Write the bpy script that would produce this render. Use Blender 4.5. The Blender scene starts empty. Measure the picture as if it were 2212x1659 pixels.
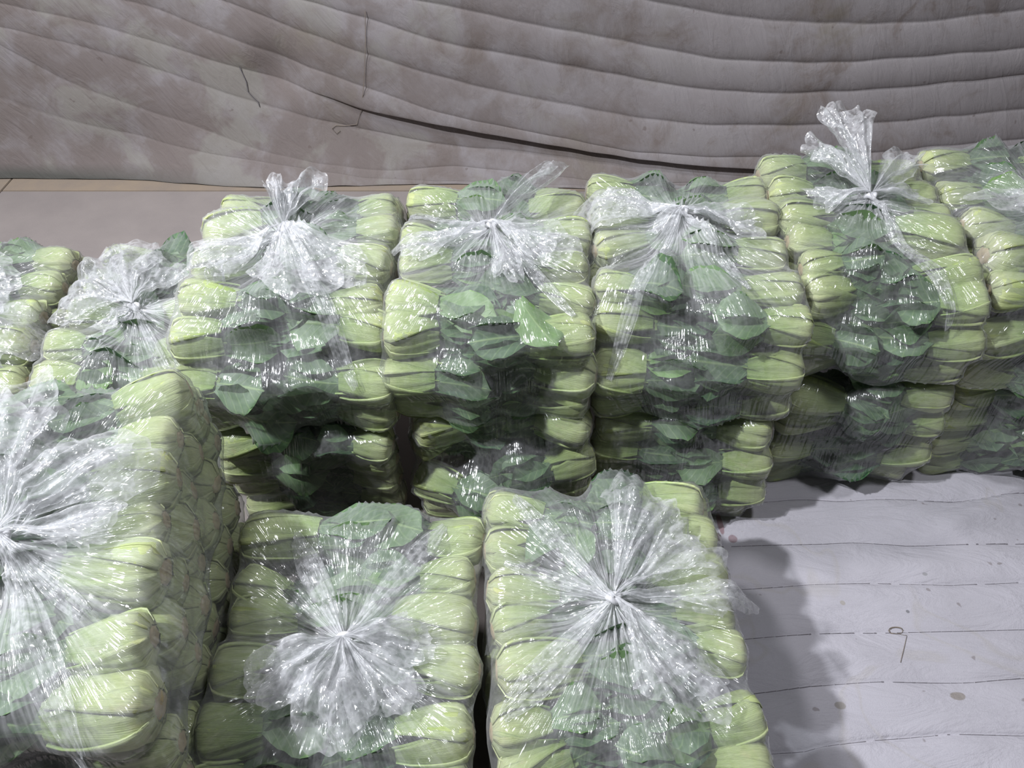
import bpy, math, random
import numpy as np
from mathutils import Vector, Matrix, Euler
R = math.radians
rng = random.Random(7)
C = bpy.context.scene.collection
sc = bpy.context.scene

# ------------------------------------------------------------------ camera, world, lights
CAM_H = 1.53
cd = bpy.data.cameras.new('camera'); cam = bpy.data.objects.new('camera', cd); C.objects.link(cam)
cam.location = (0, 0, CAM_H); cam.rotation_euler = (R(45), 0, 0)
cd.sensor_width = 36; cd.lens = 1660 / 2212 * 36; cd.clip_start = .02
sc.camera = cam

w = bpy.data.worlds.new('world'); sc.world = w; w.use_nodes = True
w.node_tree.nodes['Background'].inputs[0].default_value = (.80, .80, .86, 1)
w.node_tree.nodes['Background'].inputs[1].default_value = .085

def area(name, loc, target, size, power, col, size_y=None):
    l = bpy.data.lights.new(name, 'AREA'); l.energy = power; l.color = col
    l.shape = 'RECTANGLE'; l.size = size; l.size_y = size_y or size
    o = bpy.data.objects.new(name, l); C.objects.link(o); o.location = loc
    o.rotation_euler = (Vector(target) - Vector(loc)).to_track_quat('-Z', 'Y').to_euler()
    return o
area('key_lamp', (-2.2, .30, 3.45), (.2, .9, .3), .13, 188, (.93, .95, 1.0), .12)
area('rear_lamp', (-1.5, 1.9, 3.3), (.3, .9, 0), .3, 50, (.95, .95, 1.0), .25)
area('overhead_fill', (.95, .75, 3.3), (.8, .8, .0), .35, 30, (.93, .95, 1.0), .3)  # added overhead fill that softens the floor shadow, no real fixture there

sc.view_settings.view_transform = 'Standard'; sc.view_settings.look = 'None'
sc.view_settings.gamma = 1; sc.view_settings.use_curve_mapping = False
sc.view_settings.exposure = 0.03
sc.cycles.transparent_max_bounces = 16
sc.cycles.max_bounces = 3; sc.cycles.diffuse_bounces = 2; sc.cycles.glossy_bounces = 1; sc.cycles.transmission_bounces = 2
sc.cycles.caustics_reflective = False; sc.cycles.caustics_refractive = False

# ------------------------------------------------------------------ pixel helper (design-time layout on real surfaces)
def unproj(px, py, z=None, y=None):
    dx, dv = (px - 1106) / 1660, -(py - 829.5) / 1660
    c = math.sqrt(.5)
    d = (dx, c + dv * c, -c + dv * c)            # camera right, forward and up turned 45 degrees down
    t = (z - CAM_H) / d[2] if z is not None else y / d[1]
    return Vector((d[0] * t, d[1] * t, CAM_H + d[2] * t))

# ------------------------------------------------------------------ materials
class NT:
    def __init__(s, name):
        s.m = bpy.data.materials.new(name); s.m.use_nodes = True
        s.t = s.m.node_tree; s.t.nodes.clear()
        s.out = s.t.nodes.new('ShaderNodeOutputMaterial')
    def n(s, typ, **kw):
        nd = s.t.nodes.new('ShaderNode' + typ)
        for k, v in kw.items(): setattr(nd, k, v)
        return nd
    def set(s, sock, v):
        if isinstance(v, bpy.types.NodeSocket): s.t.links.new(v, sock)
        elif v is not None: sock.default_value = v
    def math(s, op, a, b=None, c=None, clamp=False):
        nd = s.n('Math', operation=op); nd.use_clamp = clamp
        s.set(nd.inputs[0], a); s.set(nd.inputs[1], b)
        if c is not None: s.set(nd.inputs[2], c)
        return nd.outputs[0]
    def mix(s, f, a, b):
        nd = s.n('Mix', data_type='RGBA'); s.set(nd.inputs[0], f)
        s.set(nd.inputs[6], a if isinstance(a, bpy.types.NodeSocket) else (*a, 1))
        s.set(nd.inputs[7], b if isinstance(b, bpy.types.NodeSocket) else (*b, 1))
        return nd.outputs[2]
    def noise(s, vec, scale, detail=3, rough=.5, dist=0):
        nd = s.n('TexNoise'); s.set(nd.inputs['Vector'], vec); nd.inputs['Scale'].default_value = scale
        nd.inputs['Detail'].default_value = detail; nd.inputs['Roughness'].default_value = rough
        nd.inputs['Distortion'].default_value = dist
        return nd.outputs[0]
    def ramp(s, f, *stops):
        nd = s.n('ValToRGB'); s.set(nd.inputs[0], f); e = nd.color_ramp.elements
        while len(e) < len(stops): e.new(.5)
        for k, (p, c) in enumerate(stops):
            e[k].position = p; e[k].color = (c, c, c, 1) if not isinstance(c, tuple) else (*c, 1)
        return nd.outputs[0]
    def vmul(s, a, b):
        nd = s.n('VectorMath', operation='MULTIPLY'); s.set(nd.inputs[0], a); s.set(nd.inputs[1], b)
        return nd.outputs[0]
    def bump(s, h, strength, dist):
        nd = s.n('Bump'); s.set(nd.inputs['Height'], h); nd.inputs['Strength'].default_value = strength
        nd.inputs['Distance'].default_value = dist
        return nd.outputs[0]
    def attr(s, name, out='Vector'):
        nd = s.n('Attribute'); nd.attribute_name = name
        return nd.outputs[out]
    def princ(s, col, rough, normal=None, spec=.5, **kw):
        nd = s.n('BsdfPrincipled'); s.set(nd.inputs['Base Color'], col if isinstance(col, bpy.types.NodeSocket) else (*col, 1))
        s.set(nd.inputs['Roughness'], rough); nd.inputs['Specular IOR Level'].default_value = spec
        if normal is not None: s.set(nd.inputs['Normal'], normal)
        for k, v in kw.items(): s.set(nd.inputs[k.replace('_', ' ')], v)
        s.t.links.new(nd.outputs[0], s.out.inputs[0]); return nd

def mat_stalk(name, warm):
    t = NT(name); v = t.attr('leafpos')              # x across, y along, z random row
    sep = t.n('SeparateXYZ'); t.set(sep.inputs[0], v)
    rnd = t.n('ObjectInfo').outputs['Random']
    streak = t.noise(t.vmul(v, (11, .7, 3)), 3.0, 4, .6)
    blot = t.noise(t.vmul(v, (1.5, 2.2, 3)), 2.0, 3)
    base = t.ramp(sep.outputs[1], (0, (.52, .57, .31)), (.16, (.46, .54, .23)), (.55, (.35, .46, .155)), (1, (.19, .32, .08)))
    b2 = t.ramp(sep.outputs[1], (0, (.58, .57, .31)), (.3, (.46, .51, .215)), (1, (.32, .44, .13)))
    col = t.mix(t.math('MULTIPLY', rnd, .7), base, b2)
    col = t.mix(t.ramp(streak, (.42, 0), (.72, .55)), col, (.56, .65, .32))
    col = t.mix(t.ramp(streak, (.25, .5), (.45, 0)), col, (.25, .38, .11))
    col = t.mix(t.ramp(blot, (.58, 0), (.75, .35)), col, (.60, .52, .30) if warm else (.36, .46, .18))
    h = t.math('ADD', streak, t.math('MULTIPLY', blot, .6))
    t.princ(col, .34, t.bump(h, .8, .003), .45)
    return t.m
def mat_leaf(name, a, b):
    t = NT(name); v = t.attr('leafpos'); sep = t.n('SeparateXYZ'); t.set(sep.inputs[0], v)
    rnd = t.n('ObjectInfo').outputs['Random']
    ax = t.math('ABSOLUTE', sep.outputs[0])
    # side veins: slanted lines leaving the midrib
    ph = t.math('SUBTRACT', t.math('MULTIPLY', sep.outputs[1], 38.0), t.math('MULTIPLY', ax, 14.0))
    vein = t.math('POWER', t.math('ABSOLUTE', t.math('COSINE', t.math('MULTIPLY', ph, .5))), 26.0)
    mid = t.math('SUBTRACT', 1.0, t.math('MULTIPLY', ax, 13.0), clamp=True)
    vv = t.math('MAXIMUM', t.math('MULTIPLY', vein, .28), t.math('MULTIPLY', mid, .9))
    n = t.noise(t.n('TexCoord').outputs['Object'], 60, 3)
    col = t.mix(rnd, a, b)
    col = t.mix(t.ramp(n, (.35, 0), (.7, .5)), col, tuple(x * 1.6 for x in a))
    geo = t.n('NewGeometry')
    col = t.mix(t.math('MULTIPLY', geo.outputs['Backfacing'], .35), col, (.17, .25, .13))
    col = t.mix(vv, col, (.33, .46, .20))
    h = t.math('ADD', t.math('MULTIPLY', vv, -.5), t.math('MULTIPLY', n, .6))
    nrm = t.bump(h, .5, .002)
    p = t.princ(col, .45, nrm, .35)
    tr = t.n('BsdfTranslucent'); t.set(tr.inputs[0], col)
    mx = t.n('MixShader'); mx.inputs[0].default_value = .18
    t.t.links.new(p.outputs[0], mx.inputs[1]); t.t.links.new(tr.outputs[0], mx.inputs[2])
    t.t.links.new(mx.outputs[0], t.out.inputs[0])
    return t.m
def mat_film(name, haze0, haze1, kind):
    """clear thin polythene: transparent, a little milky where it is gathered, glossy on both sides"""
    t = NT(name); pol = t.attr('pol'); g = t.attr('gather', 'Fac')
    obj = t.n('TexCoord').outputs['Object']
    st = t.noise(t.vmul(pol, (1, 1, .35)), 16 if kind == 'body' else 9, 3, .65)
    st2 = t.noise(t.vmul(pol, (1, 1, .25)), 42 if kind == 'body' else 24, 0, .6)
    cr = t.noise(obj, 40, 2, .62)
    rid = t.math('SUBTRACT', 1.0, t.math('MULTIPLY', t.math('ABSOLUTE', t.math('SUBTRACT', cr, .5)), 7.0), clamp=True)
    vo = t.n('TexVoronoi'); t.set(vo.inputs['Vector'], obj); vo.inputs['Scale'].default_value = 70
    streak = t.ramp(st, (.40, .0), (.66, 1.0))
    fine = t.ramp(st2, (.45, 0), (.68, 1))
    sf = t.math('ADD', t.math('MULTIPLY', streak, .75), t.math('MULTIPLY', fine, .45))
    hz = t.math('MULTIPLY', g, t.math('ADD', t.math('MULTIPLY', sf, haze1), haze1 * (.25 if kind == 'body' else .45)))
    hz = t.math('ADD', hz, haze0)
    hz = t.math('ADD', hz, t.math('MULTIPLY', rid, .05 if kind == 'body' else .22))
    # thin sheet seen at a slant: more plastic in the way
    lw = t.n('LayerWeight'); lw.inputs[0].default_value = .5
    hz = t.math('ADD', hz, t.math('MULTIPLY', t.math('POWER', lw.outputs['Facing'], 4.0), .30), clamp=True)
    hz = t.math('MINIMUM', hz, .93)
    # relief: radial pleats + crinkle, kept smooth so that each fold carries a clean glint
    amt = t.math('ADD', t.math('MULTIPLY', g, 1.0), .62, clamp=True)
    if kind == 'body':
        nb1 = t.noise(t.vmul(pol, (1, 1, .16)), 36, 1, .45)
        nb2 = t.noise(obj, 38, 0, .5)
        patch = t.ramp(nb2, (.45, .0), (.60, 1))
        h = t.math('ADD', t.math('MULTIPLY', nb1, t.math('MULTIPLY', amt, 2.1)), t.math('MULTIPLY', nb2, .8))
        h = t.math('ADD', h, t.math('MULTIPLY', t.math('MULTIPLY', vo.outputs['Distance'], patch), .20))
        nrm = t.bump(h, 1.0, .0050)
    else:
        nb1 = t.noise(t.vmul(pol, (1, 1, .5)), 9, 0, .5)
        nb2 = t.noise(obj, 60, 0, .5)
        h = t.math('ADD', t.math('MULTIPLY', nb1, 1.2), t.math('MULTIPLY', nb2, .8))
        h = t.math('ADD', h, t.math('MULTIPLY', vo.outputs['Distance'], .42))
        nrm = t.bump(h, 1.0, .0050)
    tp = t.n('BsdfTransparent'); tp.inputs[0].default_value = (.96, .97, .97, 1)
    df = t.n('BsdfDiffuse'); df.inputs[0].default_value = (.95, .95, .98, 1)
    tl = t.n('BsdfTranslucent'); tl.inputs[0].default_value = (.95, .95, .98, 1)
    m0 = t.n('MixShader'); m0.inputs[0].default_value = .25
    t.t.links.new(df.outputs[0], m0.inputs[1]); t.t.links.new(tl.outputs[0], m0.inputs[2])
    m1 = t.n('MixShader'); t.set(m1.inputs[0], hz)
    t.t.links.new(tp.outputs[0], m1.inputs[1]); t.t.links.new(m0.outputs[0], m1.inputs[2])
    gl = t.n('BsdfGlossy'); gl.inputs['Roughness'].default_value = .15 if kind == 'body' else .15; t.set(gl.inputs['Normal'], nrm)
    lw2 = lw
    fr = t.math('ADD', t.math('MULTIPLY', t.math('POWER', lw2.outputs['Facing'], 5.0), .5), .085)
    m2 = t.n('MixShader'); t.set(m2.inputs[0], fr)
    t.t.links.new(m1.outputs[0], m2.inputs[1]); t.t.links.new(gl.outputs[0], m2.inputs[2])
    t.t.links.new(m2.outputs[0], t.out.inputs[0])
    return t.m

M_STALK = mat_stalk('pale_stalk', False); M_STALK2 = mat_stalk('aged_stalk', True)
M_LEAF = mat_leaf('dark_leaf', (.05, .115, .055), (.10, .18, .08))
M_LEAFL = mat_leaf('light_leaf', (.17, .32, .085), (.20, .34, .10))
M_LEAFM = mat_leaf('mid_leaf', (.10, .19, .075), (.13, .23, .09))
M_FILM = mat_film('bag_film', .06, .60, 'body')
M_TAIL = mat_film('bag_mouth_film', .05, .24, 'tail')
M_KNOT = mat_film('knot_film', .82, .3, 'tail')
t = NT('cut_root'); cn = t.noise(t.n('TexCoord').outputs['Object'], 120, 3)
t.princ(t.mix(cn, (.50, .42, .26), (.30, .22, .12)), .8, t.bump(cn, .6, .002)); M_ROOT = t.m

def mat_blanket(name, a, b, stain, kind):
    t = NT(name); obj = t.n('TexCoord').outputs['Object']
    sp = t.n('SeparateXYZ'); t.set(sp.inputs[0], obj)
    n1 = t.noise(obj, 2.2, 5, .6, .5); n2 = t.noise(obj, 7, 5, .65, .8); n3 = t.noise(obj, 420, 2, .6)
    spot = t.noise(obj, 26, 2, .5)
    if kind == 'wall':
        # the lower left of the hanging is dirtier (soaked up from the floor)
        pos = t.math('SUBTRACT', .47, t.math('MULTIPLY', sp.outputs[0], .16))
        pos = t.math('ADD', pos, t.math('MULTIPLY', t.math('SUBTRACT', .42, sp.outputs[2]), .42))
        f = t.math('ADD', t.math('MULTIPLY', t.math('SUBTRACT', n1, .5), 2.0), pos)
        f = t.math('ADD', f, t.math('MULTIPLY', t.math('SUBTRACT', n2, .5), 2.0))
        col = t.mix(t.ramp(f, (.25, 0), (.85, 1)), a, b)
        edge = t.ramp(n2, (.56, 0), (.575, 1), (.60, 0))
        col = t.mix(t.math('MULTIPLY', edge, .12), col, stain)
        col = t.mix(t.ramp(n2, (.60, 0), (.66, .38)), col, stain)
        col = t.mix(t.ramp(n1, (.60, 0), (.68, .3)), col, (.22, .20, .14))
        ro = t.n('VectorRotate', rotation_type='Y_AXIS'); t.set(ro.inputs['Vector'], obj); ro.inputs['Angle'].default_value = .55
        wr = t.noise(t.vmul(ro.outputs[0], (1.5, 1, .35)), 20, 4, .6, .8)
        n4 = t.noise(obj, 4.2, 4, .55, .3); left = t.math('SUBTRACT', .55, t.math('MULTIPLY', sp.outputs[0], .55), clamp=True)
        col = t.mix(t.math('MULTIPLY', t.ramp(n4, (.50, 0), (.56, .75)), left), col, (.21, .178, .168))
        col = t.mix(t.math('MULTIPLY', t.ramp(n4, (.40, .6), (.46, 0)), left), col, (.30, .288, .262))
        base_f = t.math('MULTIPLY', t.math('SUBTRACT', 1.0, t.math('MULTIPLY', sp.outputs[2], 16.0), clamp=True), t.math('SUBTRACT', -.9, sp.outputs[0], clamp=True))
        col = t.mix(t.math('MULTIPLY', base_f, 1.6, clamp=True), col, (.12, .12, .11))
    else:
        col = t.mix(t.ramp(n1, (.35, 0), (.7, 1)), a, b)
        edge = t.ramp(t.noise(obj, 3.1, 3, .5, .6), (.57, 0), (.585, 1), (.605, 0))
        col = t.mix(t.math('MULTIPLY', edge, .22), col, stain)
        wr = t.noise(t.vmul(obj, (.45, 1.3, 1)), 11, 5, .62, 1.0)
    col = t.mix(t.ramp(spot, (.735, 0), (.76, .5)), col, (.14, .11, .10))
    col = t.mix(t.math('MULTIPLY', n3, .14), col, (.08, .07, .07))
    h = t.math('ADD', t.math('MULTIPLY', wr, 1.0), t.math('MULTIPLY', n3, .05))
    if kind == 'floor':
        for (cx, cy, rx, ry, c, s) in STAINS:
            dx = t.math('DIVIDE', t.math('SUBTRACT', sp.outputs[0], cx), rx)
            dy = t.math('DIVIDE', t.math('SUBTRACT', sp.outputs[1], cy), ry)
            d = t.math('ADD', t.math('MULTIPLY', dx, dx), t.math('MULTIPLY', dy, dy))
            d = t.math('ADD', d, t.math('MULTIPLY', t.math('SUBTRACT', n2, .5), 2.5))
            f = t.math('MULTIPLY', t.math('SUBTRACT', 1.0, d, clamp=True), 3.0, clamp=True)
            col = t.mix(t.math('MULTIPLY', f, s), col, c)
    t.princ(col, .93, t.bump(h, .5, .010 if kind == 'wall' else .022), .2)
    return t.m
STAINS = []
for px, py, rx, ry, c, s in [(1556, 1130, .008, .04, (.22, .13, .14), .8), (1552, 1158, .008, .012, (.16, .08, .09), .9), (1583, 1163, .012, .012, (.2, .12, .13), .7),
                          (2070, 1503, .017, .009, (.22, .19, .16), .75), (1998, 1240, .006, .004, (.2, .2, .2), .6), (1960, 1322, .004, .004, (.15, .15, .16), .8),
                          (1820, 1303, .006, .006, (.3, .27, .22), .6), (1815, 1525, .012, .009, (.2, .18, .14), .6)]:
    p = unproj(px, py, z=.02); STAINS.append((p.x, p.y, rx, ry, c, s))
M_WALLQ = mat_blanket('wall_quilt_cloth', (.295, .272, .278), (.22, .19, .178), (.18, .145, .13), 'wall')
M_FLOORQ = mat_blanket('floor_quilt_cloth', (.47, .455, .50), (.41, .395, .43), (.36, .33, .26), 'floor')
def mat_plain(name, a, b, sc_, rough=.85, bump=.3):
    t = NT(name); obj = t.n('TexCoord').outputs['Object']; n = t.noise(obj, sc_, 5, .6); f = t.noise(obj, 300, 2)
    col = t.mix(t.math('MULTIPLY', f, .25), t.mix(t.ramp(n, (.3, 0), (.7, 1)), a, b), (.1, .09, .08))
    t.princ(col, rough, t.bump(t.math('ADD', n, t.math('MULTIPLY', f, .1)), bump, .004), .3); return t.m
M_BOARD = mat_plain('floor_board', (.255, .225, .215), (.30, .265, .25), 5)
M_STRIP = mat_plain('tan_strip', (.33, .26, .19), (.26, .215, .18), 8)
M_WALL = mat_plain('wall_panel', (.3, .28, .27), (.35, .33, .32), 3)
M_THREAD = mat_plain('dark_thread', (.11, .10, .115), (.20, .19, .21), 12)
M_THREADL = mat_plain('loose_thread', (.30, .25, .20), (.22, .18, .15), 40)

# ------------------------------------------------------------------ mesh helpers
def link_mesh(name, me, parent=None, loc=None):
    o = bpy.data.objects.new(name, me); C.objects.link(o)
    if parent: o.parent = parent
    if loc: o.location = loc
    return o
def tag(o, label=None, cat=None, group=None, kind=None):
    if label: o['label'] = label
    if cat: o['category'] = cat
    if group: o['group'] = group
    if kind: o['kind'] = kind
    return o
def empty(name, loc, rz=0):
    o = bpy.data.objects.new(name, None); C.objects.link(o); o.location = loc; o.rotation_euler = (0, 0, rz)
    o.empty_display_size = .02
    return o
def grid_mesh(name, P, mat, closed_u=False, attrs=None):
    """P: (nu, nv, 3) grid of points -> quad mesh"""
    nu, nv = P.shape[:2]
    idx = np.arange(nu * nv).reshape(nu, nv)
    if closed_u: a = idx; b = np.roll(idx, -1, 0)
    else: a = idx[:-1]; b = idx[1:]
    q = np.stack([a[:, :-1], b[:, :-1], b[:, 1:], a[:, 1:]], -1).reshape(-1, 4)
    me = bpy.data.meshes.new(name); me.vertices.add(nu * nv)
    me.vertices.foreach_set('co', np.ascontiguousarray(P, dtype=np.float32).ravel())
    me.loops.add(q.size); me.loops.foreach_set('vertex_index', q.ravel().astype(np.int32))
    me.polygons.add(len(q)); me.polygons.foreach_set('loop_start', np.arange(0, q.size, 4, dtype=np.int32))
    me.polygons.foreach_set('use_smooth', np.ones(len(q), dtype=bool))
    me.update(calc_edges=True)
    for k, v in (attrs or {}).items():
        if v.ndim == 3:
            at = me.attributes.new(k, 'FLOAT_VECTOR', 'POINT'); at.data.foreach_set('vector', v.astype(np.float32).ravel())
        else:
            at = me.attributes.new(k, 'FLOAT', 'POINT'); at.data.foreach_set('value', v.astype(np.float32).ravel())
    me.materials.append(mat); return me
def box_mesh(name, x0, x1, y0, y1, z0, z1, mat, bev=.002):
    import bmesh
    bm = bmesh.new(); bmesh.ops.create_cube(bm, size=1)
    for v in bm.verts:
        v.co = ((x0 + x1) / 2 + v.co.x * (x1 - x0), (y0 + y1) / 2 + v.co.y * (y1 - y0), (z0 + z1) / 2 + v.co.z * (z1 - z0))
    if bev: bmesh.ops.bevel(bm, geom=bm.edges[:], offset=bev, segments=2, affect='EDGES')
    me = bpy.data.meshes.new(name); bm.to_mesh(me); bm.free(); me.materials.append(mat); return me
def tube_mesh(name, pts, r, mat, n=6):
    pts = [Vector(p) for p in pts]; P = np.zeros((n, len(pts), 3))
    for j, p in enumerate(pts):
        d = (pts[min(j + 1, len(pts) - 1)] - pts[max(j - 1, 0)]).normalized()
        a = d.orthogonal().normalized(); b = d.cross(a)
        for i in range(n):
            q = p + (a * math.cos(2 * math.pi * i / n) + b * math.sin(2 * math.pi * i / n)) * r
            P[i, j] = q
    return grid_mesh(name, P, mat, True)
_nprng = np.random.RandomState(3)
def vnoise(P, scale, seed=0):
    """cheap smooth noise: sum of random plane waves, ~[-1,1]"""
    r = np.random.RandomState(seed); out = 0
    for k in range(7):
        d = r.normal(size=P.shape[-1]); d /= np.linalg.norm(d)
        out = out + np.sin((P @ d) * scale * r.uniform(.6, 1.7) + r.uniform(0, 6.28))
    return out / 3.2

# ------------------------------------------------------------------ setting: floor, wall
YW = 2.72
base = tag(link_mesh('floor', box_mesh('floor', -3.2, 3.2, -1.6, YW + .15, -.08, -.019, M_BOARD, 0)), kind='structure')
p = unproj(45, 365, z=0); q = unproj(0, 440, z=0)
xj = p.x
for (x0, x1, m) in ((-3.2, xj - .003, M_BOARD), (xj + .001, -.2, M_BOARD), (-.197, 1.1, M_BOARD), (1.103, 3.2, M_BOARD)):
    link_mesh('floor_panel', box_mesh('floor_panel', x0, x1, -1.6, 2.555, -.018, 0, m), base)
for (x0, x1) in ((-3.2, xj - .003), (xj + .001, 3.2)):
    link_mesh('floor_panel', box_mesh('floor_panel', x0, x1, 2.558, YW + .15, -.018, .0, M_STRIP), base)
tag(link_mesh('wall_back', box_mesh('wall_back', -3.2, 3.2, YW + .08, YW + .16, 0, 2.6, M_WALL, 0)), kind='structure')

# hanging quilt: stitched channels that sag; seam lines measured on the hanging plane
SEAMS = [
 [(345, -235), (900, -150), (1500, -95), (1850, -88), (2212, -120)],
 [(345, -170), (900, -95), (1300, -35), (1516, 12), (1656, 30), (1806, 35), (1956, 35), (2212, 5)],
 [(345, -120), (700, -50), (1010, 5), (1106, 30), (1226, 52), (1356, 78), (1541, 112), (1776, 118), (1981, 105), (2212, 88)],
 [(200, -120), (600, -25), (795, 25), (950, 75), (1106, 104), (1306, 142), (1476, 172), (1656, 182), (1856, 175), (2056, 160), (2212, 145)],
 [(0, -130), (300, -60), (540, 10), (600, 38), (770, 95), (900, 135), (1106, 187), (1346, 230), (1506, 246), (1706, 245), (1871, 242), (2006, 232), (2212, 217)],
 [(0, -70), (200, -25), (345, 10), (425, 45), (650, 130), (780, 170), (950, 225), (1106, 256), (1346, 295), (1506, 305), (1721, 307), (1956, 292), (2212, 275)],
 [(0, -5), (200, 40), (350, 85), (475, 125), (670, 186), (800, 225), (900, 241), (1106, 276), (1256, 296), (1456, 318), (1656, 330), (2006, 333), (2212, 320)],
 [(0, 45), (200, 95), (400, 158), (540, 206), (700, 248), (900, 288), (990, 301), (1106, 306), (1456, 338), (1656, 352), (2212, 345)],
 [(0, 78), (130, 156), (210, 190), (325, 230), (445, 263), (560, 303), (700, 328), (850, 343), (975, 334), (1106, 342), (1456, 362), (2212, 372)],
 [(0, 195), (125, 240), (250, 272), (420, 305), (560, 322), (800, 352), (1106, 366), (2212, 392)],
]
xs = np.linspace(-3.15, 3.15, 640); nz = 300
seamz = []
for s in SEAMS:
    pts = [unproj(a, b, y=YW) for a, b in s]
    X = [q.x for q in pts]; Z = [q.z for q in pts]
    sl0 = (Z[1] - Z[0]) / (X[1] - X[0]); 
    X = [X[0] - 1.2] + X + [X[-1] + 1.2]; Z = [Z[0] - sl0 * .9] + Z + [Z[-1] + .10]
    z = np.interp(xs, X, Z); k = np.hanning(25); k /= k.sum()
    seamz.append(np.convolve(np.pad(z, 12, 'edge'), k, 'valid'))
seamz = np.array(seamz)                                   # top to bottom
for i in range(len(seamz) - 2, -1, -1): seamz[i] = np.maximum(seamz[i], seamz[i + 1] + .006)
seamz = np.maximum(seamz, .012 + .006 * np.arange(len(seamz))[::-1][:, None])
zbot = .004
P = np.zeros((len(xs), nz, 3)); 
for i, x in enumerate(xs):
    kn = np.concatenate([[zbot], seamz[::-1, i], [max(seamz[0, i] + .14, 1.1), 1.5]])
    tt = np.linspace(0, len(kn) - 1.0001, nz); k = tt.astype(int); f = tt - k
    # crowd samples at the seams
    ff = np.where(f < .5, 2 * f * f * .35 + f * .65 * 1.0, 1 - (2 * (1 - f) ** 2 * .35 + (1 - f) * .65))
    ff = np.clip(ff, 0, 1)
    z = kn[k] + (kn[k + 1] - kn[k]) * ff
    gap = np.minimum(kn[k + 1] - kn[k], .09)
    puff = np.sqrt(np.clip(np.sin(np.pi * ff), 0, 1)) * gap * (.05 + .10 * np.clip((x + 1.3) / 2.2, 0, 1))
    nse = len(seamz)
    # the upper cloth hangs in front of the lower flap at the fold (seam index 6 from the top)
    kf = nse - 6                                           # channels above the fold
    fold = np.clip((x + .75) / .5, 0, 1)
    up = (k >= kf) * 1.0
    y = YW - .03 - puff - up * .040 * fold * np.exp(-np.clip(z - kn[kf], 0, 9) * 1.5)
    y = y - (.03 + .075 * np.clip((x + 2.0) / 1.1, 0, 1) + .012 * math.sin(x * 5)) * np.exp(-z * 9)                           # kicks out on to the floor
    P[i, :, 0] = x; P[i, :, 1] = y; P[i, :, 2] = z
nn = vnoise(P * np.array([1, 1, 1.]), 5, 4) * .012 + vnoise(P * np.array([1.3, 1, .7]), 28, 5) * .0022
P[:, :, 1] += nn
P[:, :, 2] += vnoise(P[:, :, :1], 30, 8)[:, :] * .0015
for (px, py, rr, aa) in ((600, 150, .10, .03), (300, 300, .12, .02)):   # a pulled-in tuft and slack creases
    c = unproj(px, py, y=YW); d2 = ((P[:, :, 0] - c.x) ** 2 + (P[:, :, 2] - c.z) ** 2); P[:, :, 1] += aa * np.exp(-d2 / rr ** 2)
P[:, :, 1] = np.minimum(P[:, :, 1], YW + .04)
wq = tag(link_mesh('quilted_blanket', grid_mesh('wall_quilt', P[::-1], M_WALLQ)),
         'brownish grey quilted blanket hung along the wall, sagging seams, stained at its left end', 'blanket')
def wall_pt(px, py, off=.004):
    q = unproj(px, py, y=YW - .05); i = int(np.clip(np.searchsorted(xs, q.x), 0, len(xs) - 1))
    j = int(np.argmin(abs(P[i, :, 2] - q.z))); return (q.x, float(P[i, j, 1]) - off, q.z)
thr = tube_mesh('loose_thread', [wall_pt(*a) for a in ((790, 20), (791, 80), (789, 150), (785, 200), (780, 240), (770, 268), (745, 272), (725, 270), (718, 276), (728, 286), (735, 280))], .0011, M_THREADL)
link_mesh('loose_thread', thr, wq)
thr = tube_mesh('loose_thread', [wall_pt(*a) for a in ((515, 148), (520, 160), (530, 180), (534, 200), (545, 212), (556, 222), (560, 232))], .0013, M_THREAD)
link_mesh('loose_thread', thr, wq)

# floor quilt
FS = [
 [(1200, 1003), (1700, 1010), (2212, 985)],
 [(1300, 1088), (1639, 1083), (1730, 1077), (1818, 1082), (1897, 1078), (2056, 1083), (2212, 1066)],
 [(1400, 1188), (1552, 1183), (1700, 1179), (1838, 1172), (1957, 1180), (2056, 1178), (2212, 1173)],
 [(1500, 1280), (1623, 1274), (1738, 1264), (1897, 1260), (2052, 1266), (2212, 1258)],
 [(1500, 1392), (1619, 1381), (1738, 1373), (1838, 1367), (1977, 1367), (2212, 1361)],
 [(1500, 1512), (1663, 1495), (1746, 1483), (1897, 1475), (2096, 1476), (2212, 1467)],
 [(1500, 1650), (1659, 1628), (1738, 1624), (1778, 1612), (1897, 1598), (2056, 1586), (2212, 1588)],
 [(1400, 1790), (1700, 1775), (2212, 1735)],
]
xf = np.linspace(.30, 2.2, 330); sy = []
for s in FS:
    pts = [unproj(a, b, z=.012) for a, b in s]
    y = np.interp(xf, [q.x for q in pts], [q.y for q in pts]); k = np.hanning(9); k /= k.sum()
    sy.append(np.convolve(np.pad(y, 4, 'edge'), k, 'valid'))
sy = np.array(sy[::-1])                                    # near to far
m = 190; PF = np.zeros((len(xf), m, 3)); 
for i, x in enumerate(xf):
    kn = np.concatenate([[-.9, -.5, -.2, -.02], sy[:, i], sy[-1, i] + np.array([.13, .28, .44, .6])])
    tt = np.linspace(0, len(kn) - 1.0001, m); k = tt.astype(int); f = tt - k
    ff = f + .09 * np.sin(2 * np.pi * f) * -1
    PF[i, :, 0] = x; PF[i, :, 1] = kn[k] + (kn[k + 1] - kn[k]) * ff
    PF[i, :, 2] = .004 + .011 * np.clip(np.sin(np.pi * ff), 0, 1) ** .35
PF[:, :, 2] += .0045 * vnoise(PF, 9, 11) + .0026 * vnoise(PF * np.array([.5, 1.4, 1]), 40, 12) + .003
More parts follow.
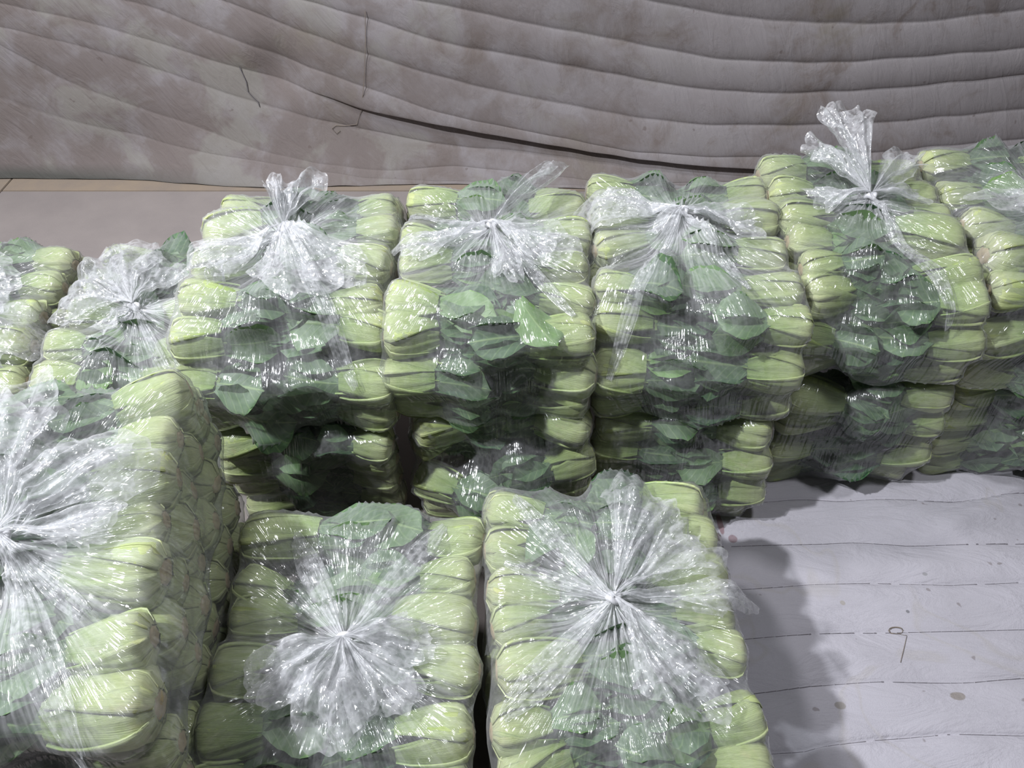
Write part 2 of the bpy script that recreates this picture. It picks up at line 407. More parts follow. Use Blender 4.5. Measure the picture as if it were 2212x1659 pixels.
# one slack fold running to the right-hand back corner
a = unproj(1990, 1170, z=.01); b = unproj(2230, 1040, z=.01); d = (b - a); d.z = 0; L = d.length; d /= L
u = (PF[:, :, 0] - a.x) * d.x + (PF[:, :, 1] - a.y) * d.y; v = -(PF[:, :, 0] - a.x) * d.y + (PF[:, :, 1] - a.y) * d.x
PF[:, :, 2] += .010 * np.exp(-(v / .022) ** 2) * np.clip(u / .12, 0, 1)
PF[:, :, 2] = np.maximum(PF[:, :, 2], .002)
fq = tag(link_mesh('quilted_blanket', grid_mesh('floor_quilt', PF, M_FLOORQ)),
         'pale lilac-grey quilted blanket spread flat on the floor with dark stitched seams', 'blanket')
def quilt_z(x, y):
    i = int(np.clip((x - .30) / 1.90 * (len(xf) - 1), 0, len(xf) - 1)); return float(PF[i, int(np.argmin(abs(PF[i, :, 1] - y))), 2])
c = unproj(1934, 1364, z=.012)
ring = [(c.x + .016 * math.cos(a) * (1 - a * .02), c.y + .008 * math.sin(a) * (1 - a * .03)) for a in np.linspace(0, 11, 40)]
ring += [(c.x + .018 - k * .006, c.y - .012 - k * .010) for k in range(7)]
link_mesh('loose_thread', tube_mesh('loose_thread', [(a, b_, quilt_z(a, b_) + .0018) for a, b_ in ring], .0006, M_THREADL), fq)
# dark stitches, far too small to pick apart
vs, fs = [], []
for r_ in range(len(sy)):
    x = .34
    while x < 2.15:
        i = int((x - .30) / (1.90) * (len(xf) - 1)); L = .0225 if rng.random() < .88 else .005
        y0 = sy[r_, i]; y1 = np.interp(x + L, xf, sy[r_]); hh = .0005 if L > .01 else .0012
        b0 = len(vs)
        zz = float(np.interp((x + L / 2 - .30) / 1.90 * (len(xf) - 1), [i, i + 1], [PF[min(i + q, len(xf) - 1), int(np.argmin(abs(PF[min(i + q, len(xf) - 1), :, 1] - y0))), 2] for q in (0, 1)])) + .0012
        vs += [(x, y0 - hh, zz), (x + L, y1 - hh, zz), (x + L, y1 + hh, zz), (x, y0 + hh, zz), (x, y0 - hh, zz - .006), (x + L, y1 - hh, zz - .006), (x + L, y1 + hh, zz - .006), (x, y0 + hh, zz - .006)]
        fs += [tuple(b0 + k for k in f) for f in ((0, 1, 2, 3), (0, 4, 5, 1), (1, 5, 6, 2), (2, 6, 7, 3), (3, 7, 4, 0))]
        x += .0236
me = bpy.data.meshes.new('stitching'); me.from_pydata(vs, [], fs); me.materials.append(M_THREAD)
tag(link_mesh('stitching', me, fq), kind='stuff')

# ------------------------------------------------------------------ bok choy prototypes
def stalk_mesh(seed, L, Rr, wid, inner):
    r = np.random.RandomState(seed)
    nu, nv = 11, 12; u = np.linspace(-1, 1, nu)[:, None]; v = np.linspace(0, 1, nv)[None, :]
    rad = np.interp(v, [0, .035, .10, .2, .34, .6, .82, 1], [.42, .72, .90, .98, 1.0, .94, .84, .70]) * Rr
    half = np.interp(v, [0, .2, .5, 1], [1.25, 1.12, .95, .62]) * wid
    a = u * half
    edge = np.abs(u) ** 3
    th = (.0065 * (1 - .8 * np.abs(u) ** 2)) * np.interp(v, [0, .2, 1], [1, 1, .6])
    ridge = .0013 * np.cos(u * 9 + r.uniform(0, 3)) * np.interp(v, [0, .15, 1], [0, 1, .8]) + .0008 * np.cos(u * 23 + r.uniform(0, 6))
    bulge = r.uniform(-.08, .08) * np.sin(v * np.pi) * Rr
    ro = rad + ridge + bulge + .0050 * edge * inner
    ri = rad - th + bulge + .0028 * edge * inner
    tw = r.uniform(-.25, .25) * v
    x = v * L + .0 * u
    x = x - .010 * np.clip(.15 - v, 0, 1) / .15 * 0
    def pos(rr): return np.stack([x + 0 * rr, rr * np.sin(a + tw), rr * np.cos(a + tw)], -1)
    o, i = pos(ro), pos(ri)
    P = np.concatenate([o, i[::-1]], 0)
    lp = np.stack([np.broadcast_to(u, (nu, nv)), np.broadcast_to(v, (nu, nv)), np.full((nu, nv), seed * .37)], -1)
    lp = np.concatenate([lp, lp[::-1]], 0)
    return P, lp
def leaf_points(seed, L, W, x0, rad, flat, nu=9, nv=11):
    r = np.random.RandomState(seed)
    u = np.linspace(-1, 1, nu)[:, None]; v = np.linspace(0, 1, nv)[None, :]
    wd = np.interp(v, [0, .12, .3, .5, .7, .87, .96, 1], [.16, .36, .74, .97, 1.0, .74, .40, .05]) * W * .5
    wd = wd * (1 + .05 * np.sin(v * 17 + seed) * np.abs(u))
    c = r.uniform(-.5, .9)                                # cupping, either way
    y = wd * u
    z = rad - c * 7 * y * y * .5 + r.choice((-.7, -.3, .1, .5, .9)) * r.uniform(.3, .8) * np.sqrt(y * y + 4e-6) * np.sin(np.clip(v, 0, 1) * 2.6 + .3) + .0035 * np.sin(v * 9 + u * 2.5 + r.uniform(0, 6)) * np.abs(u) + r.uniform(-.006, .008) * np.sin(v * np.pi)
    z = z - flat * v ** 1.5
    z = z + .0016 * np.exp(-(u * 6) ** 2) * (1 - v)
    y = y + r.uniform(-.02, .02) * v ** 2
    x = x0 + v * L - .004 * u * u
    P = np.stack([x + 0 * z, y + 0 * z, z], -1)
    lp = np.stack([np.broadcast_to(u, P.shape[:2]), np.broadcast_to(v, P.shape[:2]), np.full(P.shape[:2], seed * .31)], -1)
    return P, lp
def rotx(P, a):
    c, s = math.cos(a), math.sin(a); Q = P.copy()
    Q[..., 1] = P[..., 1] * c - P[..., 2] * s; Q[..., 2] = P[..., 1] * s + P[..., 2] * c
    return Q
PROTO = []
def make_proto(k):
    r = random.Random(100 + k); parts = []; allP = []
    L = r.uniform(.088, .112); Rr = r.uniform(.033, .039)
    sm = M_STALK2 if k % 5 == 4 else M_STALK
    n_out, n_in = 5, 3
    a0 = 0
    for j in range(n_out + n_in):
        inner = j >= n_out
        ang = a0 + (2 * math.pi * j / n_out if not inner else 2 * math.pi * (j - n_out) / n_in + .5) + r.uniform(-.2, .2)
        rs = Rr * (1.0 + .07 * (j % 2)) if not inner else Rr * .80
        P, lp = stalk_mesh(k * 20 + j, L * (1.0 if not inner else 1.08), rs, r.uniform(.72, .92), 1)
        P = rotx(P, ang)
        me = grid_mesh('bok_stalk', P, sm, True, {'leafpos': lp}); parts.append(('stalk', me)); allP.append(P.reshape(-1, 3))
        if not inner or j < n_out + 1:
            lw = r.uniform(.070, .105); ll = r.uniform(.092, .12)
            mat = M_LEAF if r.random() < .80 else (M_LEAFM if r.random() < .8 else M_LEAFL)
            P2, lp2 = leaf_points(k * 31 + j, ll, lw, L * .94, rs * .60, r.uniform(-.012, .006), 9, 11)
            P2 = rotx(P2, ang)
            me = grid_mesh('bok_leaf', P2, mat, False, {'leafpos': lp2}); parts.append(('leaf', me)); allP.append(P2.reshape(-1, 3))
    # the cut butt
    nn_ = 14; ring = []
    for (x, rr) in ((-.0015, .0005), (-.002, Rr * .2), (-.001, Rr * .36), (.004, Rr * .45), (.012, Rr * .3)):
        ring.append([(x + r.uniform(-.0008, .0008), rr * (1 + .1 * math.sin(3 * q)) * math.cos(2 * math.pi * q / nn_), rr * (1 + .1 * math.sin(3 * q)) * math.sin(2 * math.pi * q / nn_)) for q in range(nn_)])
    P = np.array(ring).transpose(1, 0, 2)
    parts.append(('root_end', grid_mesh('bok_root', P, M_ROOT, True))); allP.append(P.reshape(-1, 3))
    PROTO.append((parts, np.concatenate(allP)))
NPROTO = 10
for k in range(NPROTO): make_proto(k)

HEADS = 0
def place_head(mat_world, label, group, k):
    global HEADS
    parts, pts = PROTO[k]
    e = bpy.data.objects.new('bok_choy', None); C.objects.link(e); e.matrix_world = mat_world
    e.empty_display_size = .02
    tag(e, label, 'bok choy', group)
    for nme, me in parts:
        o = bpy.data.objects.new(nme, me); C.objects.link(o); o.parent = e
    HEADS += 1
    m = np.array(mat_world); return pts @ m[:3, :3].T + m[:3, 3]

# ------------------------------------------------------------------ bags
ORD = ['first', 'second', 'third', 'fourth', 'fifth', 'sixth', 'seventh', 'eighth', 'ninth', 'tenth', 'eleventh', 'twelfth', 'thirteenth', 'fourteenth', 'fifteenth']
class Bag: pass
def smooth_wrap(A):
    return .25 * (np.roll(A, 1, 0) + np.roll(A, -1, 0) + np.pad(A, ((0, 0), (1, 0)), 'edge')[:, :-1] + np.pad(A, ((0, 0), (0, 1)), 'edge')[:, 1:])

def build_bag(short, label, cx, cy, yaw, W, D, z0, H, knot, rows='full', sides=(0, 0), group='', open_top=True, seed=1, TH=240, PH=104, cat_group='clear bags packed with bok choy', lean=0, raised=.035):
    """knot: world (x, y, z) of the tie, or None for a bag whose tie is buried"""
    r = random.Random(seed); b = Bag()
    Rz = Matrix.Rotation(R(yaw), 4, 'Z'); T = Matrix.Translation((cx, cy, z0)) @ Rz
    hr = .036; cr = min(.11, H * .38)
    y0, y1, zt = -D / 2 + hr, D / 2 - hr, H - hr
    # profile path from the back top edge over the top and down the front
    path = []
    if rows != 'front':
        y = y1
        path.append((y1 - .005, zt - cr * .45))
        n = max(2, round((y1 - (y0 + cr) - .03) / (.070 if cy < 1 else .084)))
        for i in range(n): path.append((y1 - .035 - i * (y1 - .035 - (y0 + cr)) / max(1, n - 1), zt))
        path.append((y0 + cr * .30, zt - cr * .28)); zs = zt - cr * .28
    else: zs = zt + .068
    nfr = max(1, round((zs - hr) / .082))
    for i in range(1, nfr + 1): path.append((y0 + (.008 if i == nfr else 0), zs - i * (zs - hr) / nfr))
    spots = []
    for side in (-1, 1):
        for i, (y, z) in enumerate(path): spots.append((side, y, z, i, 0, len(path)))
    # butts packed behind the outermost rows, where a flank is in sight
    for side, depth in ((-1, sides[0]), (1, sides[1])):
        if not depth: continue
        nz_ = max(1, int((H - .09) / .076)); ny = int((D - .08) / .083)
        c = 0
        for iz in range(min(nz_, depth)):
            for iy in range(ny):
                z = zt - .076 * (iz + (rows != 'front')); y = y1 - .02 - iy * .083
                if z < hr or y < y0 + .05: continue
                spots.append((side, y, z, (iz, iy), 1, 0))
    pts = []
    half = W / 2
    for (side, y, z, i, inner, n) in spots:
        k = r.randrange(NPROTO)
        s = r.uniform(.95, 1.25)
        X = Vector((1, r.gauss(0, .16), r.uniform(-.12, .08))).normalized()
        if side > 0: X = Vector((-X.x, X.y, X.z))
        Zv = Vector((0, 0, 1)); Yv = Zv.cross(X).normalized(); Zv = X.cross(Yv)
        M = Matrix((X, Yv, Zv)).transposed().to_4x4()
        M = M @ Matrix.Rotation(r.uniform(0, 6.28), 4, 'X') @ Matrix.Diagonal((s * r.uniform(.85, 1.12), s, s, 1))
        edge_in = .012 * abs(z - H / 2) / (H / 2)
        M.translation = Vector((side * (half - edge_in - r.uniform(-.004, .014)), y + r.uniform(-.013, .013), z - .004 + r.uniform(-.010, .004)))
        # nobody can tell hidden ends apart better than by their row
        sd = 'left' if side < 0 else 'right'
        if inner:
            lab = f"butt on {sd} flank, {ORD[i[0]]} layer down, {ORD[i[1]]} from wall, {short}"
        else:
            if rows == 'front': lab = f"bok choy head in {sd} column, {ORD[i]} from the top, {short}"
            else: lab = f"bok choy head in {sd} column, {ORD[i]} from the wall, {short}"
        pts.append(place_head(T @ M, lab, 'bok choy heads in ' + short, k))
    # loose mass of leaf blades filling the core
    vsP, lpP = [], []
    nL = 150 if rows != 'front' else 60
    quads = []; off = 0; VV = []; LL = []
    for q in range(nL):
        P2, lp2 = leaf_points(900 + r.randrange(40), r.uniform(.09, .13), r.uniform(.07, .095), 0, 0, 0, 5, 7)
        Q = P2.reshape(-1, 3) @ np.array(Euler((r.uniform(-.6, .6), r.uniform(-.3, .3), r.choice((0, math.pi)) + r.uniform(-.7, .7))).to_matrix()).T
        i_, = [r.randrange(len(path))]; y, z = path[i_]
        deep = q % 2
        ctr = np.array([r.uniform(-.13, .13) if deep else r.uniform(-.05, .05), y * (.72 if deep else .82) + r.uniform(-.03, .03), (z - H * .5) * (.60 if deep else .88) + H * .5 + r.uniform(-.02, .008)])
        Q = Q + ctr - Q.mean(0)
        VV.append(Q); LL.append(lp2.reshape(-1, 3))
        idx = np.arange(35).reshape(5, 7) + off; off += 35
        quads.append(np.stack([idx[:-1, :-1], idx[1:, :-1], idx[1:, 1:], idx[:-1, 1:]], -1).reshape(-1, 4))
    VV = np.concatenate(VV); LL = np.concatenate(LL); quads = np.concatenate(quads)
    VV[:, 2] = np.maximum(VV[:, 2], .01)
    me = bpy.data.meshes.new('packed_leaves'); me.from_pydata(VV.tolist(), [], quads.tolist())
    me.polygons.foreach_set('use_smooth', np.ones(len(quads), dtype=bool))
    at = me.attributes.new('leafpos', 'FLOAT_VECTOR', 'POINT'); at.data.foreach_set('vector', LL.astype(np.float32).ravel())
    me.materials.append(M_LEAF)
    o = link_mesh('packed_leaves', me); o.matrix_world = T
    tag(o, f"dark green leaves massed down the middle, {short}", 'leaves', kind='stuff')
    m = np.array(T); pts.append(VV @ m[:3, :3].T + m[:3, 3])
    b.pts = np.concatenate(pts); b.T = T; b.args = (W, D, H, z0)
    b.root = empty('plastic_bag', (cx, cy, z0), R(yaw)); tag(b.root, label, 'plastic bag', cat_group)
    b.short = short
    b.knot = Vector(knot) if knot else None
    # local points
    Ti = np.array(T.inverted()); lp = b.pts @ Ti[:3, :3].T + Ti[:3, 3]
    b.extra = []
    b.lp = lp; b.r = r; b.seed = seed; b.TH, b.PH = TH, PH; b.raised = raised
    BAGS.append(b); return b
BAGS = []

def film(b):
    """shrink the film over what the bag holds: polar grid with its pole at the tie"""
    W, D, H, z0 = b.args; r = b.r; TH, PH = b.TH, b.PH
    Ti = b.T.inverted()
    S = np.array([W / 2, D / 2, H / 2]); cen = np.array([0, 0, H / 2])
    k = (Ti @ b.knot) if b.knot else Vector((0, 0, H))
    kl = np.array(k); kd = (kl - cen) / S; kd /= np.linalg.norm(kd)
    ax = np.array([1., 0, 0]); ax = ax - kd * (ax @ kd); ax /= np.linalg.norm(ax); ay = np.cross(kd, ax)
    Q = (np.concatenate([b.lp] + b.extra) - cen) / S; rad = np.linalg.norm(Q, axis=1); q = Q / rad[:, None]
    th = np.arctan2(q @ ay, q @ ax); ph = np.arccos(np.clip(q @ kd, -1, 1))
    EX = 1.25
    ti = ((th / (2 * np.pi)) % 1 * TH).astype(int) % TH; pi_ = np.clip(((ph / np.pi) ** (1 / EX) * (PH - 1)).round().astype(int), 0, PH - 1)
    B = np.zeros((TH, PH)); np.maximum.at(B, (ti, pi_), rad)
    Rr = np.where(B > 0, B, .88)
    for it in range(46):
        Rr = smooth_wrap(Rr); Rr[:, 0] = Rr[:, :2].mean(); Rr[:, -1] = Rr[:, -2:].mean()
        if it < 43: Rr = np.maximum(Rr, B)
    Rr = np.maximum(Rr + .014, B * 1.0 + .012)
    TT = (np.arange(TH) / TH * 2 * np.pi)[:, None]; PP = ((np.arange(PH) / (PH - 1)) ** EX * np.pi)[None, :]
    dirs = (np.cos(TT) * np.sin(PP))[..., None] * ax + (np.sin(TT) * np.sin(PP))[..., None] * ay + (np.cos(PP) + 0 * TT)[..., None] * kd
    P = dirs * Rr[..., None] * S + cen
    # distance from the tie, in metres
    kp = P[0, 0].copy(); rho = np.linalg.norm(P - kp, axis=-1)
    up = b.raised * np.exp(-rho / .045)
    cs = np.stack([np.cos(TT) + 0 * PP, np.sin(TT) + 0 * PP], -1)
    pleat = (vnoise(cs, 26, b.seed + 1) + .7 * vnoise(cs, 60, b.seed + 2))
    env = np.clip(rho / .03, 0, 1) * np.exp(-rho / .10)
    P = P + dirs * (pleat * env * .0042)[..., None]
    P[..., 2] += up if b.knot else 0
    loose = vnoise(P, 30, b.seed + 3) * .0015 + vnoise(P * np.array([1, 1, 1]), 75, b.seed + 5) * .0009
    P = P + dirs * loose[..., None]
    P[..., 2] = np.maximum(P[..., 2], .001)
    g = np.exp(-rho / .05) * 1.1 + .34 * np.exp(-rho / .17)
    if not b.knot: g = g * .25
    g = np.clip(g + .12 * vnoise(P, 9, b.seed + 9) * (g > .05), 0, 1.2)
    pol = np.stack([np.cos(TT) + 0 * PP, np.sin(TT) + 0 * PP, rho * 2 + b.seed], -1)
    o = link_mesh('film', grid_mesh('bag_film', P, M_FILM, True, {'pol': pol, 'gather': g}), b.root)
    b.kp = P[0, 0].copy()
    # height map of the film for the parts that lie on it
    n = 70; ex = .16; gx = ((P[..., 0] + W / 2 + ex) / (W + 2 * ex) * n).astype(int).clip(0, n - 1); gy = ((P[..., 1] + D / 2 + ex) / (D + 2 * ex) * n).astype(int).clip(0, n - 1)
    hm = np.full((n, n), -1.); np.maximum.at(hm, (gx.ravel(), gy.ravel()), P[..., 2].ravel())
    hm2 = hm.copy()
    for it in range(14):
        pd = np.pad(hm2, 1, 'edge'); nb = np.stack([pd[:-2, 1:-1], pd[2:, 1:-1], pd[1:-1, :-2], pd[1:-1, 2:]])
        fillv = nb.max(0) - .010; hm2 = np.where(hm2 < 0, fillv, hm2)
    hm2 = np.where(hm2 < 0, 0, hm2)
    def surf(x, y):
        fx = np.clip((x + W / 2 + ex) / (W + 2 * ex) * n - .5, 0, n - 1.001); fy = np.clip((y + D / 2 + ex) / (D + 2 * ex) * n - .5, 0, n - 1.001)
        i = fx.astype(int); j = fy.astype(int); a = fx - i; c = fy - j
        i1 = np.minimum(i + 1, n - 1); j1 = np.minimum(j + 1, n - 1)
        return (hm2[i, j] * (1 - a) + hm2[i1, j] * a) * (1 - c) + (hm2[i, j1] * (1 - a) + hm2[i1, j1] * a) * c
    b.surf = surf

def knot_part(b):
    """the tie: a twisted lump of film"""
    kp = Vector(b.kp); pts = []
    n, m_ = 26, 10; rr = random.Random(b.seed + 50)
    P = np.zeros((m_, n, 3)); tl = rr.uniform(0, 6)
    for j in range(n):
        a = 2 * math.pi * j / (n - 1) * 1.0 + tl
        c = Vector((math.cos(a) * .008, math.sin(a) * .0065, .004 * math.sin(2 * a) + .006 * j / n)) + kp
        for i in range(m_):
            q = 2 * math.pi * i / m_; w_ = .0062 + .0012 * math.sin(3 * a + q * 2)
            P[i, j] = c + Vector((math.cos(a), math.sin(a), 0)) * math.cos(q) * w_ + Vector((0, 0, 1)) * math.sin(q) * w_
    pol = P * 90; g = np.ones(P.shape[:2])
    link_mesh('knot', grid_mesh('bag_knot', P, M_KNOT, True, {'pol': pol, 'gather': g}), b.root)

def tail(b, tip, spread, lift=.012, elev=0, ripple=1.0, layers=2, name='bag_mouth', zt=None, taper=1.0, gath=1.0, fan=None):
    """a lobe of the bag mouth fanning from the tie. tip = pixel it reaches (laid on the plane of the bag top), elev raises its end."""
    r = np.random.RandomState(b.seed * 13 + int(tip[0]) % 97)
    z_tip = (b.args[3] + b.args[2] + elev) if zt is None else zt
    tw = unproj(tip[0], tip[1], z=z_tip); tl = b.T.inverted() @ tw
    kp = b.kp + np.array([0, 0, .006]); d = np.array(tl) - kp; L = math.hypot(d[0], d[1]); az = math.atan2(d[1], d[0])
    lenL = math.sqrt(L * L + (elev if elev > 0 else 0) ** 2)
    for ly in range(layers):
        nu, nv = int(30 + spread * .7), 44
        u = np.linspace(-1, 1, nu)[:, None]; v = np.linspace(0, 1, nv)[None, :] ** .9
        ph = r.uniform(0, 6.28, 6)
        edge = 1 + .10 * np.sin(u * 3.1 + ph[0]) + .04 * np.sin(u * 8 + ph[1]) + .015 * np.sin(u * 19 + ph[2]) - .22 * np.abs(u) ** 2.5
        edge = edge * (1 - .10 * ly)
        aw = R(spread) * (.5 + .5 * v ** taper) if fan is None else R(spread) * (fan + (1 - fan) * v)
        a = az + u * aw + .05 * np.sin(v * 5 + ph[3]) * v + ly * .05
        rr = L * v * edge
        x = kp[0] + rr * np.cos(a); y = kp[1] + rr * np.sin(a)
        pl = (np.sin(u * (3 + spread / 9) + ph[4] + v * 1.5) + .45 * np.sin(u * (8 + spread / 5) + ph[5] - v * 2))
        amp = .0065 * ripple * np.clip(v * 3, 0, 1) * (.5 + .7 * v)
        cr = (vnoise(np.stack([x * 1.0, y * 1.0, 0 * x + ly * .3], -1), 60, b.seed + ly) + .7 * vnoise(np.stack([x, y, 0 * x], -1), 130, b.seed + ly + 7)) * .0030 * ripple * np.clip(v * 2.5, 0, 1)
        if elev > .02:
            zz = kp[2] + (z_tip - b.args[3] - kp[2]) * (v ** .8) + pl * amp * 1.4 + cr * 1.5 + ly * .010 * np.sin(v * 3)
            zz = np.maximum(zz, b.surf(x, y) + .004)
        else:
            s = b.surf(x, y)
            arch = lift * np.sin(np.clip(v, 0, 1) * np.pi * .85)
            zz = kp[2] * np.clip(1 - v * 4, 0, 1) + (s + .004 + ly * .004) * (1 - np.clip(1 - v * 4, 0, 1)) + arch + (pl * amp + cr) * .85 + .008
            zz = np.maximum(zz, s + .0025 + .002 * ly)
        P = np.stack([x, y, zz], -1)
        g = gath * 1.3 * np.exp(-v * lenL / .065) * (1 + 0 * u) + .12 + .15 * np.clip((np.abs(u) - .9) * 6, 0, 1) + .25 * np.clip((v - .965) * 25, 0, 1)
        pol = np.stack([u * R(spread) * 1.7 + 0 * v + b.seed, 0 * u + 0 * v + ly * 3.1, v * lenL * 2 + 0 * u], -1)
        link_mesh(name, grid_mesh('bag_mouth', P, M_TAIL, False, {'pol': pol, 'gather': np.clip(g, 0, 1.2)}), b.root)

def strand(b, tip, width=10, lift=.006, zt=None):
    """a taut bundled fold of film running over the bag from the tie"""
    r = np.random.RandomState(b.seed * 7 + int(tip[1]) % 89)
    z_tip = (b.args[3] + b.args[2]) if zt is None else zt
    tl = b.T.inverted() @ unproj(tip[0], tip[1], z=z_tip)
    kp = b.kp; d = np.array(tl) - kp; L = math.hypot(d[0], d[1]); az = math.atan2(d[1], d[0])
    nu, nv = 25, 40; u = np.linspace(-1, 1, nu)[:, None]; v = np.linspace(0, 1, nv)[None, :]
    hw = (.004 + R(width) * .5 * L * v * (1 - .9 * v ** 3)) 
    off = hw * u * (1 + .08 * np.sin(v * 4))
    x = kp[0] + L * v * math.cos(az) - off * math.sin(az); y = kp[1] + L * v * math.sin(az) + off * math.cos(az)
    s = b.surf(x, y); ph = r.uniform(0, 6.28, 3)
    hgt = lift * (1 - u * u) * (1 - v) + .0022 * (np.sin(u * 13 + ph[0]) + .7 * np.sin(u * 27 + ph[1])) * (.4 + .6 * v)
    line = kp[2] + (s[:, -1:].mean() - kp[2]) * v
    zz = np.maximum(s + .003, line) + np.maximum(hgt, -.002)
    P = np.stack([x, y, zz], -1)
    g = (.85 * np.exp(-v * L / .13) + .10) * (1 - np.abs(u) ** 3 * .9) * (1 - v ** 2)
    pol = np.stack([u * 1.3 + 0 * v + b.seed * 2, 0 * u + 0 * v, v * L * 1.0 + 0 * u], -1)
    link_mesh('film_fold', grid_mesh('film_fold', P, M_TAIL, False, {'pol': pol, 'gather': g}), b.root)

def loose_leaf(b, mid, L, W, ang, pitch, mat, label, z, seed, roll=0):
    """a conspicuous single leaf lying just under the film, rib along ang (degrees in plan)"""
    P2, lp = leaf_points(seed, L, W, -L / 2, 0, 0, 13, 17)
    p = unproj(mid[0], mid[1], z=z) if not isinstance(z, tuple) else unproj(mid[0], mid[1], y=z[0])
    E = Euler((R(roll), R(pitch), R(ang)), 'XYZ')
    o = link_mesh('bok_choy_leaf', grid_mesh('loose_leaf', P2, mat, False, {'leafpos': lp}))
    n = (Matrix.Rotation(R(ang), 4, 'Z') @ Matrix.Rotation(R(roll), 4, 'X') @ Matrix.Rotation(R(pitch), 4, 'Y'))
    o.matrix_world = Matrix.Translation(p) @ n
    # its stalk end
    tag(o, label, 'leaf')
    W_ = np.array(o.matrix_world); wp = P2.reshape(-1, 3) @ W_[:3, :3].T + W_[:3, 3]
    Ti = np.array(b.T.inverted()); b.extra.append(wp @ Ti[:3, :3].T + Ti[:3, 3])

ZT = .60
bA = build_bag('bag at far left edge', 'clear bag of bok choy beside the bare floor, cut off by the left edge', -1.29, 1.40, 4, .42, .54, 0, .40, (-1.36, 1.36, .42), sides=(0, 2), seed=11)
bB = build_bag('low bag with round ruffle', 'low clear bag of bok choy with round white ruffle around its knot', -.865, 1.41, -2, .39, .54, 0, .40, (-.862, 1.351, .43), sides=(0, 1), seed=12)
bC2 = build_bag('darkest lower bag', 'shaded clear bag of bok choy under another, darkest of the lower row', -.45, 1.33, 0, .40, .54, 0, .32, None, rows='front', seed=23)
bC = build_bag('top bag next to round ruffle', 'clear bag of bok choy on top, short upright white tuft at its knot', -.46, 1.335, 2, .44, .55, .32, .285, (-.48, 1.37, .63), sides=(0, 2), seed=13)
bD2 = build_bag('bag beneath slanting-tail bag', 'clear bag of bok choy under the one with the narrow slanting tail', -.02, 1.35, 0, .42, .55, 0, .36, None, rows='front', seed=24)
bD = build_bag('bag with narrow slanting tail', 'clear bag of bok choy on top with narrow tail slanting up from knot', -.04, 1.35, -1, .43, .56, .35, .25, (-.045, 1.39, .63), sides=(0, 1), seed=14)
bE2 = build_bag('lower bag above red stain', 'clear bag of bok choy under another, just behind the red stain', .395, 1.365, -5, .42, .55, 0, .33, None, rows='front', sides=(0, 0), seed=25)
bE = build_bag('bag with two flat wings', 'clear bag of bok choy on top with flat white wings left and right', .38, 1.39, -2, .44, .58, .32, .285, (.36, 1.44, .63), sides=(1, 0), seed=15)
bF2 = build_bag('lower bag with bottom flap', 'clear bag of bok choy under the tall tuft, film flap on the quilt', .80, 1.44, -1, .40, .54, 0, .37, None, rows='front', seed=26)
bF = build_bag('bag with tall upright tuft', 'clear bag of bok choy on top with tall loose tuft standing upright', .785, 1.46, -2, .40, .58, .36, .25, (.775, 1.475, .66), sides=(2, 0), seed=16)
bG2 = build_bag('lower bag at right edge', 'clear bag of bok choy under another, cut off by the right edge', 1.20, 1.47, 0, .42, .54, 0, .33, None, rows='front', seed=27)
bG = build_bag('upper bag at right edge', 'clear bag of bok choy on top, cut off by the right edge', 1.19, 1.49, 0, .43, .58, .32, .29, (1.26, 1.50, .63), sides=(3, 0), seed=17)
bH2 = build_bag('lower bag in dark corner', 'shadowed clear bag of bok choy under the tallest front bag', -.725, .62, 9, .46, .60, 0, .32, None, rows='front', sides=(0, 3), seed=28)
bH = build_bag('tallest front bag', 'clear bag of bok choy on the tall front pile, big wing over it', -.715, .63, 11, .45, .66, .32, .30, (-.69, .58, .65), sides=(0, 4), seed=18)
bI = build_bag('half shaded front bag', 'half shaded clear bag of bok choy with skirt of film below knot', -.272, .60, 1, .46, .56, 0, .35, (-.27, .578, .38), sides=(0, 0), seed=19)
bJ = build_bag('front bag beside the floor quilt', 'brightly lit clear bag of bok choy with four-way white knot by quilt', .175, .645, 3, .45, .62, 0, .35, (.168, .66, .38), sides=(1, 0), seed=20)
print('heads', HEADS)

loose_leaf(bI, (830, 1130), .15, .105, -18, 0, M_LEAFM, 'broad grey-green leaf with pale midrib at the back of half shaded front bag', .345, 501)
loose_leaf(bJ, (1180, 1150), .14, .075, 62, 6, M_LEAFM, 'long grey-green leaf lying across back of the front bag beside the quilt', .335, 502)
loose_leaf(bJ, (1250, 1185), .12, .07, 75, 6, M_LEAFM, 'upright oval leaf beside the long one in the front bag by quilt', .338, 503)
loose_leaf(bD, (1155, 700), .12, .085, -60, 20, M_LEAFL, 'bright yellow-green leaf at right of the bag with narrow slanting tail', .590, 504)
loose_leaf(bC, (600, 850), .15, .075, 5, 0, M_LEAF, 'darkest long leaf on front of top bag next to round ruffle', (1.075,), 505, roll=70)
loose_leaf(bF, (1900, 775), .15, .06, 8, -6, M_LEAFM, 'long pale leaf along the bottom of the bag with tall upright tuft', (1.185,), 506, roll=65)
loose_leaf(bF2, (1950, 880), .14, .085, 25, 0, M_LEAFM, 'broad leaf across front of lower bag with bottom flap', (1.172,), 507, roll=70)

for b in BAGS:
    film(b)
    if b.knot: knot_part(b)

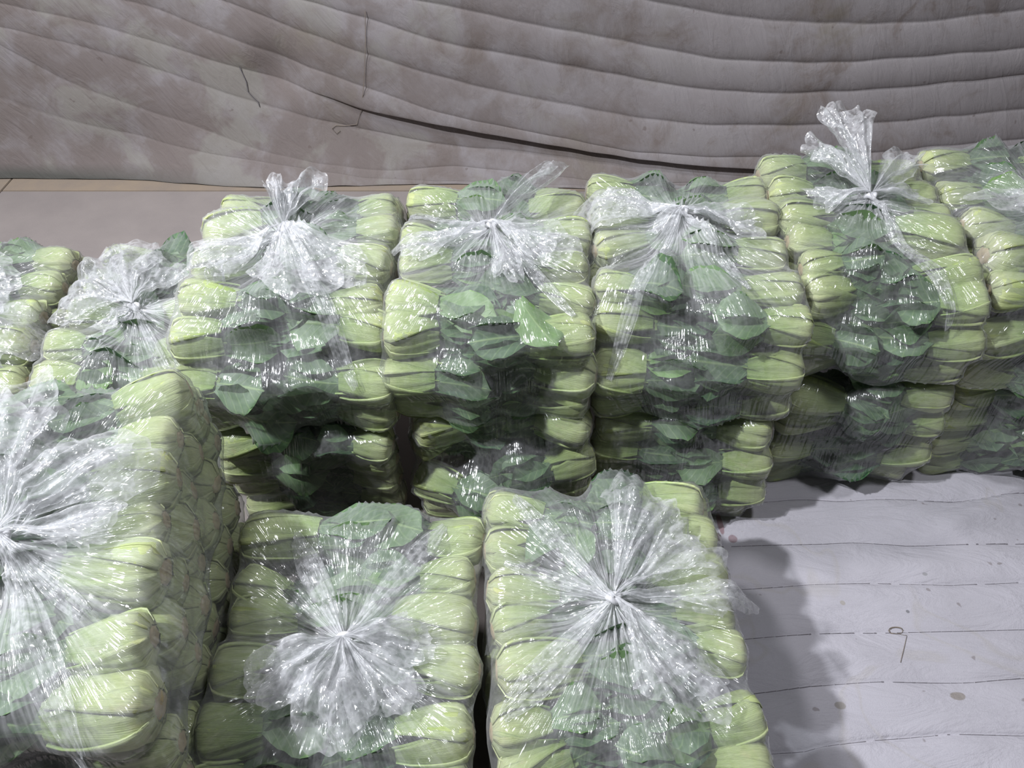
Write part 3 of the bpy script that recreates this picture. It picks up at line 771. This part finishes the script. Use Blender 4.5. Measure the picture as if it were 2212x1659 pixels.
# bag mouths and taut folds
tail(bC, (655, 372), 26, elev=.05, ripple=1.3); tail(bC, (582, 385), 9, elev=.05); tail(bC, (415, 590), 26, ripple=.9, layers=2)
tail(bC, (640, 640), 40, layers=1, ripple=.8); tail(bC, (760, 610), 24, layers=1, ripple=1.0); strand(bC, (760, 800), 9, zt=.52); strand(bC, (500, 560), 10)
tail(bD, (868, 545), 22); tail(bD, (1212, 350), 8, elev=.06, layers=2); tail(bD, (1225, 560), 34, ripple=1.1); tail(bD, (1095, 625), 12, ripple=1.0); strand(bD, (880, 440), 8); strand(bD, (1240, 690), 9, zt=.58)
tail(bE, (1245, 440), 24); tail(bE, (1645, 500), 30, ripple=1.3); tail(bE, (1425, 500), 30, layers=1); strand(bE, (1260, 400), 8); strand(bE, (1620, 620), 9); strand(bE, (1330, 700), 8)
tail(bF, (1800, 228), 22, elev=.13, ripple=1.3, zt=None); tail(bF, (1745, 310), 22, elev=.07); tail(bF, (1975, 335), 18, elev=.05); tail(bF, (1740, 440), 28); tail(bF, (1995, 440), 16); strand(bF, (2085, 640), 9, zt=.60)
tail(bG, (2120, 440), 30, layers=1, ripple=.7)
tail(bB, (150, 640), 38, ripple=1.4, lift=.02); tail(bB, (250, 550), 36, ripple=1.5, lift=.025); tail(bB, (395, 570), 30, ripple=1.4, lift=.02); tail(bB, (215, 730), 26, layers=1); strand(bB, (365, 810), 9, zt=.38)
tail(bA, (60, 620), 50, ripple=1.2); tail(bA, (60, 760), 26, layers=1)
tail(bH, (290, 960), 34, ripple=1.6, lift=.03); tail(bH, (270, 1150), 24, ripple=1.2, lift=.02); tail(bH, (40, 830), 20, elev=.04); strand(bH, (200, 1340), 12); strand(bH, (130, 1600), 14)
tail(bI, (560, 1520), 34, ripple=1.4, lift=.025); tail(bI, (700, 1620), 34, ripple=1.5, lift=.03); tail(bI, (860, 1560), 28, ripple=1.5, lift=.02); tail(bI, (930, 1400), 26, ripple=1.6); strand(bI, (960, 1130), 16); strand(bI, (640, 1160), 18)
tail(bJ, (1395, 1062), 20, ripple=1.5, lift=.035); tail(bJ, (1530, 1170), 22, ripple=1.4, lift=.025); tail(bJ, (1635, 1320), 11, ripple=1.2, lift=.03); tail(bJ, (1500, 1565), 24, ripple=1.5, lift=.03)
strand(bJ, (1110, 1070), 13, .012); strand(bJ, (1085, 1555), 20, .010); strand(bJ, (1090, 1220), 14)
